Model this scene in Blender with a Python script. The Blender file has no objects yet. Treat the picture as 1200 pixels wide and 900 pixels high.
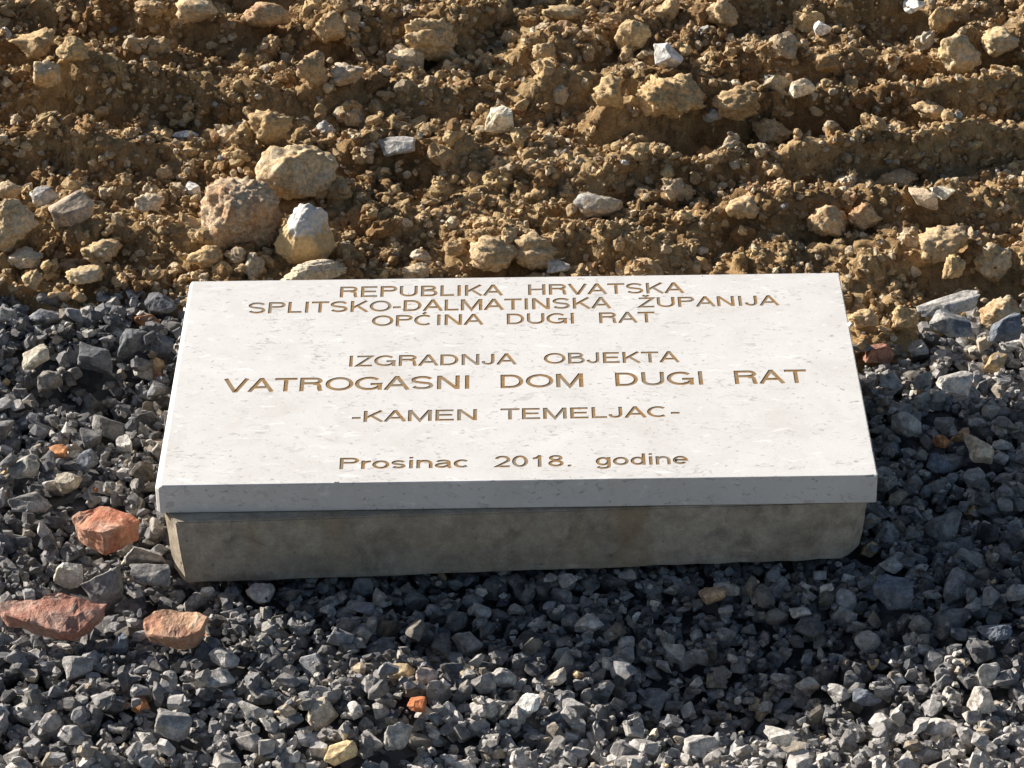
import bpy, bmesh, math, random
import numpy as np
from mathutils import Vector, Matrix

R = math.radians
rng = np.random.default_rng(7)
random.seed(7)
scene = bpy.context.scene
C = scene.collection

# ------------------------------------------------------------------ camera
FPX, PITCH, ROLL = 3819.0, R(30.0), R(0.82)        # focal length in pixels of a 1200 px wide picture
fwd = np.array([0, math.cos(PITCH), -math.sin(PITCH)])
up0 = np.array([0, math.sin(PITCH), math.cos(PITCH)])
right0 = np.array([1.0, 0, 0])
upv = math.cos(ROLL) * up0 + math.sin(ROLL) * right0
rgt = math.cos(ROLL) * right0 - math.sin(ROLL) * up0
ZTOP, ZBOT, DIST = 0.105, 0.0735, 3.156
def ray(px, py):
    return fwd + rgt * ((px - 600) / FPX) + upv * ((450 - py) / FPX)
CAM = np.array([0, 0, ZTOP]) - ray(605, 563) * DIST
def at(px, py, z=0.0):
    d = ray(px, py); t = (z - CAM[2]) / d[2]
    return CAM + d * t
def proj(x, y, z):
    p = np.stack([x - CAM[0], y - CAM[1], z - CAM[2]], -1)
    k = p @ fwd
    return 600 + FPX * (p @ rgt) / k, 450 - FPX * (p @ upv) / k
def px_per_m(x, y, z):
    return FPX / float((np.array([x, y, z]) - CAM) @ fwd)

cd = bpy.data.cameras.new("camera"); cam = bpy.data.objects.new("camera", cd); C.objects.link(cam)
cam.matrix_world = Matrix(((rgt[0], upv[0], -fwd[0], CAM[0]), (rgt[1], upv[1], -fwd[1], CAM[1]),
                           (rgt[2], upv[2], -fwd[2], CAM[2]), (0, 0, 0, 1)))
cd.sensor_width = 36; cd.lens = 36 * FPX / 1200; cd.clip_start = 0.05; cd.clip_end = 2000
scene.camera = cam

# ------------------------------------------------------------------ light
SUN_EL, SUN_AZ = R(22.5), R(58)                       # azimuth: from +Y (away from the camera) towards -X
world = bpy.data.worlds.new("World"); scene.world = world; world.use_nodes = True
wn = world.node_tree.nodes; wl = world.node_tree.links
sky = wn.new("ShaderNodeTexSky"); sky.sky_type = 'NISHITA'; sky.sun_disc = False
sky.sun_elevation = SUN_EL; sky.sun_rotation = -SUN_AZ; sky.dust_density = 2.0; sky.ozone_density = 0.7
wl.new(sky.outputs[0], wn["Background"].inputs[0]); wn["Background"].inputs[1].default_value = 0.05
sd = bpy.data.lights.new("sun", 'SUN'); sd.energy = 5.0; sd.angle = R(0.5); sd.color = (1.0, 0.94, 0.86)
sun = bpy.data.objects.new("sun", sd); C.objects.link(sun)
S = Vector((-math.sin(SUN_AZ) * math.cos(SUN_EL), math.cos(SUN_AZ) * math.cos(SUN_EL), math.sin(SUN_EL)))
sun.rotation_euler = S.to_track_quat('Z', 'Y').to_euler()
sun.location = S * 20
scene.view_settings.view_transform = 'Standard'; scene.view_settings.look = 'None'
scene.view_settings.exposure = 0.88; scene.view_settings.gamma = 1

# ------------------------------------------------------------------ helpers
def tag(o, label=None, cat=None, group=None, kind=None):
    if label: o['label'] = label
    if cat: o['category'] = cat
    if group: o['group'] = group
    if kind: o['kind'] = kind
    return o

def mesh_obj(name, verts, faces, mat, parent=None, smooth=False, cols=None):
    me = bpy.data.meshes.new(name)
    v = np.asarray(verts, dtype=np.float32).reshape(-1, 3); f = np.asarray(faces, dtype=np.int32)
    n = f.shape[1]
    me.vertices.add(len(v)); me.vertices.foreach_set('co', v.ravel())
    me.loops.add(f.size); me.loops.foreach_set('vertex_index', f.ravel())
    me.polygons.add(len(f)); me.polygons.foreach_set('loop_start', np.arange(0, f.size, n, dtype=np.int32))
    me.polygons.foreach_set('use_smooth', np.full(len(f), smooth, dtype=bool))
    me.update(calc_edges=True); me.validate()
    if cols is not None:
        a = me.attributes.new('tint', 'FLOAT_COLOR', 'POINT')
        c4 = np.ones((len(v), 4), dtype=np.float32); c4[:, :3] = cols
        a.data.foreach_set('color', c4.ravel())
    me.materials.append(mat)
    o = bpy.data.objects.new(name, me); C.objects.link(o)
    if parent: o.parent = parent
    return o

def vnoise(x, y, cell, seed):
    """smooth value noise in -1..1 on arrays"""
    r = np.random.default_rng(seed); T = r.uniform(-1, 1, (256, 256))
    u, v = x / cell + 57.3, y / cell + 91.7
    i, j = np.floor(u).astype(int), np.floor(v).astype(int)
    a, b = u - i, v - j
    a = a * a * a * (a * (a * 6 - 15) + 10); b = b * b * b * (b * (b * 6 - 15) + 10)
    g = lambda p, q: T[p % 256, q % 256]
    return (g(i, j) * (1 - a) + g(i + 1, j) * a) * (1 - b) + (g(i, j + 1) * (1 - a) + g(i + 1, j + 1) * a) * b

# node helper
class NT:
    def __init__(s, name):
        s.m = bpy.data.materials.new(name); s.m.use_nodes = True
        s.n = s.m.node_tree.nodes; s.l = s.m.node_tree.links; s.b = s.n["Principled BSDF"]
    def new(s, t, **kw):
        x = s.n.new(t)
        for k, v in kw.items():
            if k in x.inputs: x.inputs[k].default_value = v
            else: setattr(x, k, v)
        return x
    def noise(s, scale, detail=4, rough=.55, vec=None, dist=0):
        x = s.n.new("ShaderNodeTexNoise"); x.inputs['Scale'].default_value = scale
        x.inputs['Detail'].default_value = detail; x.inputs['Roughness'].default_value = rough
        x.inputs['Distortion'].default_value = dist
        if vec is not None: s.l.new(vec, x.inputs['Vector'])
        return x.outputs['Fac']
    def ramp(s, fac, stops, interp='LINEAR'):
        x = s.n.new("ShaderNodeValToRGB"); s.l.new(fac, x.inputs[0]); x.color_ramp.interpolation = interp
        e = x.color_ramp.elements
        while len(e) < len(stops): e.new(0.5)
        for k, (p, c) in enumerate(stops):
            e[k].position = p; e[k].color = (c, c, c, 1) if not hasattr(c, '__len__') else (*c, 1)
        return x.outputs[0]
    def mix(s, fac, a, b, mode='MIX'):
        x = s.n.new("ShaderNodeMix"); x.data_type = 'RGBA'; x.blend_type = mode
        for k, v in ((0, fac), (6, a), (7, b)):
            if hasattr(v, 'links'): s.l.new(v, x.inputs[k])
            else: x.inputs[k].default_value = v if k == 0 else ((*v, 1) if len(v) == 3 else v)
        return x.outputs[2]
    def bump(s, h, strength, dist, prev=None):
        x = s.n.new("ShaderNodeBump"); x.inputs['Strength'].default_value = strength; x.inputs['Distance'].default_value = dist
        s.l.new(h, x.inputs['Height'])
        if prev is not None: s.l.new(prev, x.inputs['Normal'])
        return x.outputs[0]
    def coords(s, scale=None, src='Object'):
        t = s.n.new("ShaderNodeTexCoord"); o = t.outputs[src]
        if scale:
            m = s.n.new("ShaderNodeMapping"); m.inputs['Scale'].default_value = scale; s.l.new(o, m.inputs['Vector']); o = m.outputs[0]
        return o
    def done(s, col, nrm=None, rough=.9, spec=.25):
        if hasattr(col, 'links'): s.l.new(col, s.b.inputs['Base Color'])
        else: s.b.inputs['Base Color'].default_value = (*col, 1)
        if nrm is not None: s.l.new(nrm, s.b.inputs['Normal'])
        s.b.inputs['Roughness'].default_value = rough; s.b.inputs['Specular IOR Level'].default_value = spec
        return s.m

def gravel_material():
    t = NT("gravel_stone"); at_ = t.new("ShaderNodeAttribute", attribute_name='tint'); v = t.coords()
    n1 = t.noise(160, 5, .6, v); n2 = t.noise(700, 3, .7, v)
    k = t.ramp(n1, [(.3, .55), (.5, 1.0), (.72, 1.6)])
    c = t.mix(1, at_.outputs['Color'], k, 'MULTIPLY')
    k2 = t.ramp(n2, [(.3, .7), (.7, 1.3)])
    c = t.mix(1, c, k2, 'MULTIPLY')
    dust = t.ramp(t.noise(60, 4, .6, v), [(.48, 0), (.68, .5)])
    c = t.mix(dust, c, (.36, .33, .29))
    b = t.bump(n1, .6, .0025); b = t.bump(n2, .55, .0008, b)
    return t.done(c, b, .93, .15)
def soil_material(name='soil_earth', attr=True):
    t = NT(name); v = t.coords()
    n0 = t.noise(9, 4, .6, v); n1 = t.noise(75, 5, .62, v); n2 = t.noise(420, 4, .7, v)
    base = t.ramp(n0, [(.3, (.30, .185, .085)), (.5, (.38, .25, .125)), (.7, (.43, .30, .165))])
    if attr:
        a = t.new("ShaderNodeAttribute", attribute_name='tint')
        base = t.mix(1, a.outputs['Color'], t.ramp(n0, [(.3, .9), (.7, 1.1)]), 'MULTIPLY')
    c = t.mix(1, base, t.ramp(n1, [(.3, .68), (.7, 1.3)]), 'MULTIPLY')
    c = t.mix(1, c, t.ramp(n2, [(.3, .72), (.72, 1.3)]), 'MULTIPLY')
    b = t.bump(n1, 1.0, .009); b = t.bump(n2, 1.0, .003, b)
    return t.done(c, b, .95, .1)
M_GRAVEL = gravel_material(); M_SOIL = soil_material(); 

# ------------------------------------------------------------------ ground height field (one grid for gravel and soil)
CELL = 0.002
X0, X1, Y0, Y1 = -0.95, 0.95, -0.62, 1.46
NX, NY = int(round((X1 - X0) / CELL)) + 1, int(round((Y1 - Y0) / CELL)) + 1
gx = X0 + np.arange(NX) * CELL; gy = Y0 + np.arange(NY) * CELL
GX, GY = np.meshgrid(gx, gy, indexing='ij')

bl = [(-260, 330), (0, 340), (60, 349), (130, 345), (215, 350), (600, 395), (1000, 432), (1050, 418), (1085, 390), (1110, 366), (1200, 352), (1450, 335)]
blw = np.array([at(*p)[:2] for p in bl])
def soil_edge(x):
    x = np.asarray(x)
    return np.interp(x, blw[:, 0], blw[:, 1]) + .012 * vnoise(x, x * 0, .05, 5) + .006 * vnoise(x, x * 0, .02, 6)

def gauss(px, py, amp, rx, ry):
    p = at(px, py)
    return amp * np.exp(-((GX - p[0]) / rx) ** 2 - ((GY - p[1]) / ry) ** 2)
H0 = .006 * vnoise(GX, GY, .16, 11) + .004 * vnoise(GX, GY, .07, 12)
H0 -= .010
H0 += gauss(470, 820, .020, .16, .07) + gauss(180, 780, .014, .16, .12) 
H0 += gauss(840, 800, -.044, .16, .10) + gauss(1110, 470, .012, .12, .06) + gauss(1180, 600, -.016, .12, .07)
H0 += gauss(60, 400, .016, .14, .06) + gauss(120, 455, -.020, .05, .04)
edge = soil_edge(gx)[:, None]
past = np.clip((GY - edge) / .05, 0, 1)
soilmask = GY > edge
H0 = H0 * (1 - .6 * past) + np.clip(GY - edge, 0, 9) * .07

ridges = [  # crest polyline in picture pixels, height, near width, far width
    ([(-60, 2), (120, 8), (200, 6)], .020, .016, .05), ([(110, 0), (230, -6), (345, 8)], .034, .016, .05),
    ([(-50, 40), (60, 34), (120, 44), (150, 40)], .022, .012, .035), ([(150, 50), (235, 48), (300, 56)], .026, .013, .03),
    ([(-60, 84), (60, 86), (225, 92)], .024, .012, .03), ([(60, 122), (180, 124), (330, 128)], .022, .016, .03),
    ([(-60, 118), (60, 124), (190, 134)], .022, .016, .03), ([(-60, 176), (80, 178), (170, 186)], .022, .010, .04),
    ([(340, 60), (450, 66), (540, 58), (600, 30)], .026, .014, .05), ([(540, 28), (640, 10), (725, 0)], .024, .014, .04),
    ([(590, 90), (680, 78), (760, 60)], .018, .014, .04), ([(620, 128), (700, 122), (800, 130)], .022, .012, .04),
    ([(690, 158), (770, 148), (830, 154)], .024, .012, .04), ([(690, 212), (800, 207), (933, 197), (1133, 176), (1270, 166)], .026, .010, .035),
    ([(800, 160), (933, 148), (1033, 138), (1270, 132)], .034, .010, .03), ([(820, 40), (900, 34), (960, 40)], .022, .014, .03),
    ([(975, 46), (1050, 42), (1110, 48)], .030, .010, .03), ([(860, 98), (960, 96), (1085, 97), (1150, 90)], .020, .010, .03),
    ([(1100, 78), (1270, 70)], .022, .012, .03), ([(800, 262), (1000, 240), (1200, 228)], .016, .012, .03),
    ([(380, 186), (470, 178), (560, 190)], .022, .018, .03), ([(480, 128), (560, 118), (600, 122)], .012, .012, .03),
    ([(540, 285), (680, 275), (800, 290)], .014, .014, .03), ([(330, 128), (430, 120), (500, 122)], .016, .014, .03),
    ([(-60, 250), (100, 262), (230, 270)], .014, .014, .03), ([(1000, 300), (1200, 290), (1280, 280)], .018, .016, .03),
]
for k, (pl, amp, wn_, wf_) in enumerate(ridges):
    w = np.array([at(px, py, .03)[:2] for px, py in pl]); w = w[np.argsort(w[:, 0])]
    yc = np.interp(gx, w[:, 0], w[:, 1]) + .010 * vnoise(gx, gx * 0 + k, .06, 40 + k) + .005 * vnoise(gx, gx * 0 + k, .022, 70 + k)
    fade = np.clip((gx - w[0, 0]) / .05 + .5, 0, 1) * np.clip((w[-1, 0] - gx) / .05 + .5, 0, 1)
    a = 1.42 * amp * fade * (1 + .35 * vnoise(gx, gx * 0 + 3 * k, .05, 140 + k))
    d = GY - yc[:, None]
    wn_ *= 1.35
    prof = np.where(d < 0, np.exp(-(np.abs(d) / wn_) ** 2) - .45 * np.exp(-((d + 2.3 * wn_) / (1.2 * wn_)) ** 2), np.exp(-(d / wf_) ** 2))
    H0 += a[:, None] * prof * soilmask
S_n = (.010 * vnoise(GX, GY, .045, 21) + .006 * np.abs(vnoise(GX, GY, .022, 22)) + .0035 * vnoise(GX, GY, .012, 23) + .0012 * vnoise(GX, GY, .0055, 24))
H0 += S_n * past
H = H0.copy()
H[~soilmask] -= .012          # gravel stones pile on this bed

# the footprint of the concrete block (front face from picture pixels)
BL = at(219, 684, 0.002); BR = at(1000, 655.5, 0.006)
print("block front bottom", BL, BR, "slab corners", at(224, 330, ZTOP), at(983, 320, ZTOP), at(1029, 557, ZTOP), at(182, 570, ZTOP), at(184, 604, ZBOT), at(1030, 591, ZBOT))
BYF = (BL[1] + BR[1]) / 2
blockmask = (GX > BL[0] - .016) & (GX < BR[0] + .012) & (GY > BYF + .035) & (GY < .40)
H[blockmask] = 1.0

def land(x, y, a, b, c, yaw, q=.88, commit=True, sink=0.0, zc=None):
    """drop an ellipsoid (semi-axes a,b,c) on the height grid; returns the height of its centre"""
    rad = max(a, b); i0, i1 = int((x - rad - X0) / CELL), int((x + rad - X0) / CELL) + 2
    j0, j1 = int((y - rad - Y0) / CELL), int((y + rad - Y0) / CELL) + 2
    if i0 < 0 or j0 < 0 or i1 > NX or j1 > NY: return None
    dx = (gx[i0:i1] - x)[:, None]; dy = (gy[j0:j1] - y)[None, :]
    cs, sn = math.cos(yaw), math.sin(yaw)
    r2 = ((dx * cs + dy * sn) / a) ** 2 + ((-dx * sn + dy * cs) / b) ** 2
    m = r2 < 1
    if not m.any(): return None
    h = H[i0:i1, j0:j1]; s = c * np.sqrt(np.where(m, 1 - r2, 0))
    v = (h + s * .9)[m]
    if zc is None:
        if v.size > 6:
            k = int(v.size * q); z = float(np.partition(v, min(k, v.size - 1))[min(k, v.size - 1)])
        else: z = float(v.max())
        z -= sink
    else: z = zc
    if commit:
        H[i0:i1, j0:j1] = np.where(m & (h < .9), np.maximum(h, z + s * .9), h)
    return z

edge_at = lambda x: float(np.interp(x, gx, edge[:, 0]))
def soil_pos():
    x = rng.uniform(X0 + .03, X1 - .03); ye = edge_at(x) - .004
    return x, ye + (Y1 - .03 - ye) * rng.random()
for _ in range(14000):      # crumbs that are part of the relief itself
    x, y = soil_pos(); a = .003 + .011 * rng.random() ** 2.4
    i, j = int((x - X0) / CELL), int((y - Y0) / CELL); k = max(2, int(a / CELL))
    hh = H[max(i - k, 0):i + k + 1, max(j - k, 0):j + k + 1]
    if hh.max() - hh.min() > 1.3 * a: continue
    land(x, y, a, a * rng.uniform(.5, 1), a * rng.uniform(.5, .9), rng.uniform(0, 6.28), .5, sink=a * .35)
soilH = H.copy()
ROCKMASK = np.zeros(H.shape, bool)
def on_rock(x, y): return ROCKMASK[int((x - X0) / CELL), int((y - Y0) / CELL)]

# ------------------------------------------------------------------ stone shapes
def ico(sub):
    bm = bmesh.new(); bmesh.ops.create_icosphere(bm, subdivisions=sub, radius=1)
    v = np.array([x.co[:] for x in bm.verts]); f = np.array([[q.index for q in p.verts] for p in bm.faces]); bm.free()
    return v / np.linalg.norm(v, axis=1)[:, None], f
ICO = {k: ico(k) for k in (1, 2, 3, 4, 5)}
def angular(level, seed, planes=11, rough=.03, dmin=.58, dmax=.88):
    r = np.random.default_rng(seed); v, f = ICO[level]
    n = r.normal(size=(planes, 3)); n /= np.linalg.norm(n, axis=1)[:, None]; d = r.uniform(dmin, dmax, planes)
    dots = v @ n.T; lim = np.where(dots > .05, d / np.maximum(dots, .05), 9).min(1)
    rad = np.minimum(lim, 1.0)
    rad = rad * (1 + wav(v, r, 3.5, rough * 1.3) + wav(v, r, 9, rough * .7))
    return v * rad[:, None] * 1.12
def cutstone(seed, mode):
    """a cube cut down by random planes: flat facets and sharp edges, as crushed stone has"""
    r = np.random.default_rng(seed); bm = bmesh.new(); bmesh.ops.create_cube(bm, size=2.0)
    for k in range(7 if mode == 1 else int(r.integers(9, 15)) if mode < 4 else int(r.integers(12, 19))):
        n = r.normal(size=3); n /= np.linalg.norm(n)
        ret = bmesh.ops.bisect_plane(bm, geom=bm.verts[:] + bm.edges[:] + bm.faces[:], plane_co=n * r.uniform(.55, .98), plane_no=n, clear_outer=True)
        ed = [e for e in ret['geom_cut'] if isinstance(e, bmesh.types.BMEdge)]
        if len(ed) > 2: bmesh.ops.edgeloop_fill(bm, edges=ed)
    bmesh.ops.remove_doubles(bm, verts=bm.verts, dist=.06)
    bmesh.ops.dissolve_degenerate(bm, edges=bm.edges, dist=.01)
    if mode >= 3: bmesh.ops.bevel(bm, geom=bm.edges[:], offset=.06, segments=1, affect='EDGES')
    bmesh.ops.triangulate(bm, faces=bm.faces)
    for _ in range(max(0, mode - 3) * 2 + (1 if mode == 3 else 0)):
        bmesh.ops.subdivide_edges(bm, edges=[e for e in bm.edges if e.calc_length() > (.55 if mode == 3 else .16)], cuts=1, use_grid_fill=True)
        bmesh.ops.triangulate(bm, faces=bm.faces)
    bmesh.ops.recalc_face_normals(bm, faces=bm.faces); bm.verts.index_update()
    v = np.array([x.co[:] for x in bm.verts]); f = np.array([[q.index for q in p.verts] for p in bm.faces]); bm.free()
    if mode >= 3: v = v * (1 + wav(v, r, 3.2, .045) + wav(v, r, 9, .028 if mode > 3 else .018) + (wav(v, r, 22, .014) if mode > 3 else 0))[:, None]
    lo, hi = v.min(0), v.max(0); return (v - (lo + hi) / 2) / ((hi - lo) / 2), f
def wav(v, r, freq, amp, n=7):
    k = r.normal(size=(n, 3)) * freq; p = r.uniform(0, 6.28, n)
    return amp * np.sin(v @ k.T + p).sum(1) / math.sqrt(n)
def lumpy(level, seed, amp=.22):
    r = np.random.default_rng(seed); v, f = ICO[level]
    n = r.normal(size=(5, 3)); n /= np.linalg.norm(n, axis=1)[:, None]; d = r.uniform(.62, .9, 5)
    dots = v @ n.T; lim = np.where(dots > .05, d / np.maximum(dots, .05), 9).min(1)
    rad = np.minimum(lim, 1.0) * (1 + wav(v, r, 2.6, amp * .6))
    if level > 1: rad *= 1 + np.abs(wav(v, r, 6.5, amp * .55)) - amp * .2
    if level > 2: rad *= 1 + np.abs(wav(v, r, 14, amp * .35))
    if level > 3: rad *= 1 + wav(v, r, 30, amp * .10)
    return v * rad[:, None]
PROTO = {('g', l): [cutstone(500 + 50 * l + k, l) for k in range(24)] for l in (1, 2, 3)}
PROTO.update({('s', l): [(lumpy(l, 900 + 50 * l + k, .36), ICO[l][1]) if k % 3 else (angular(l, 950 + 50 * l + k, planes=8, rough=.10, dmin=.5), ICO[l][1]) for k in range(24)] for l in (1, 2, 3)})
def lod(it, big, tiny):
    px, py = proj(it[:, 0], it[:, 1], it[:, 2]); out = (px < -60) | (px > 1260) | (py < -60) | (py > 960)
    l = np.where(it[:, 3] > big, 3, np.where(it[:, 3] < tiny, 1, 2))
    return np.where(out, np.maximum(l - 1, 1), l)

def rotmats(yaw, tx, ty):
    n = len(yaw); cz, sz, cx, sx, cy, sy = np.cos(yaw), np.sin(yaw), np.cos(tx), np.sin(tx), np.cos(ty), np.sin(ty)
    o = np.zeros(n); i = np.ones(n)
    Z = np.stack([cz, -sz, o, sz, cz, o, o, o, i], -1).reshape(n, 3, 3)
    X = np.stack([i, o, o, o, cx, -sx, o, sx, cx], -1).reshape(n, 3, 3)
    Y = np.stack([cy, o, sy, o, i, o, -sy, o, cy], -1).reshape(n, 3, 3)
    return Z @ X @ Y
def build_many(name, kind, items, mat, level_of, smooth):
    """items: array rows x,y,z,a,b,c,yaw,tx,ty,r,g,b -> one mesh"""
    it = np.array(items); lv = level_of(it); V, F, K = [], [], []; off = 0
    pid = rng.integers(0, 24, len(it))
    for l in (1, 2, 3):
        for p in range(24):
            s = it[(lv == l) & (pid == p)]
            if not len(s): continue
            P, f = PROTO[(kind, l)][p]
            M = rotmats(s[:, 6], s[:, 7], s[:, 8])
            pre = rotmats(rng.uniform(0, 6.28, len(s)), rng.uniform(0, 6.28, len(s)), rng.uniform(0, 6.28, len(s)))
            v = np.einsum('nij,vj->nvi', pre, P); v = np.clip(v, -1.25, 1.25) * s[:, None, 3:6]
            v = np.einsum('nij,nvj->nvi', M, v) + s[:, None, :3]
            V.append(v.reshape(-1, 3)); nv = len(P)
            F.append((f[None] + (off + np.arange(len(s)) * nv)[:, None, None]).reshape(-1, 3)); off += len(s) * nv
            K.append(np.repeat(s[:, 9:12], nv, axis=0))
    F = np.concatenate(F); print(name, len(it), 'pieces', len(F), 'triangles')
    return mesh_obj(name, np.concatenate(V), F, mat, smooth=smooth, cols=np.concatenate(K))

# ------------------------------------------------------------------ named single stones (placed before the loose fill so it packs round them)
TAN = (.58, .42, .24); PALE = (.66, .53, .36); CREAM = (.70, .60, .45); YEL = (.62, .46, .25); WHITE = (.66, .64, .59)
RUST = (.50, .32, .19); BRN = (.33, .205, .10); PINK = (.56, .43, .29); GREY = (.30, .28, .25); DGR = (.12, .124, .132)
MGR = (.19, .185, .18); LGR = (.38, .36, .33); BLU = (.13, .145, .17); ORG = (.48, .22, .10)
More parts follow.
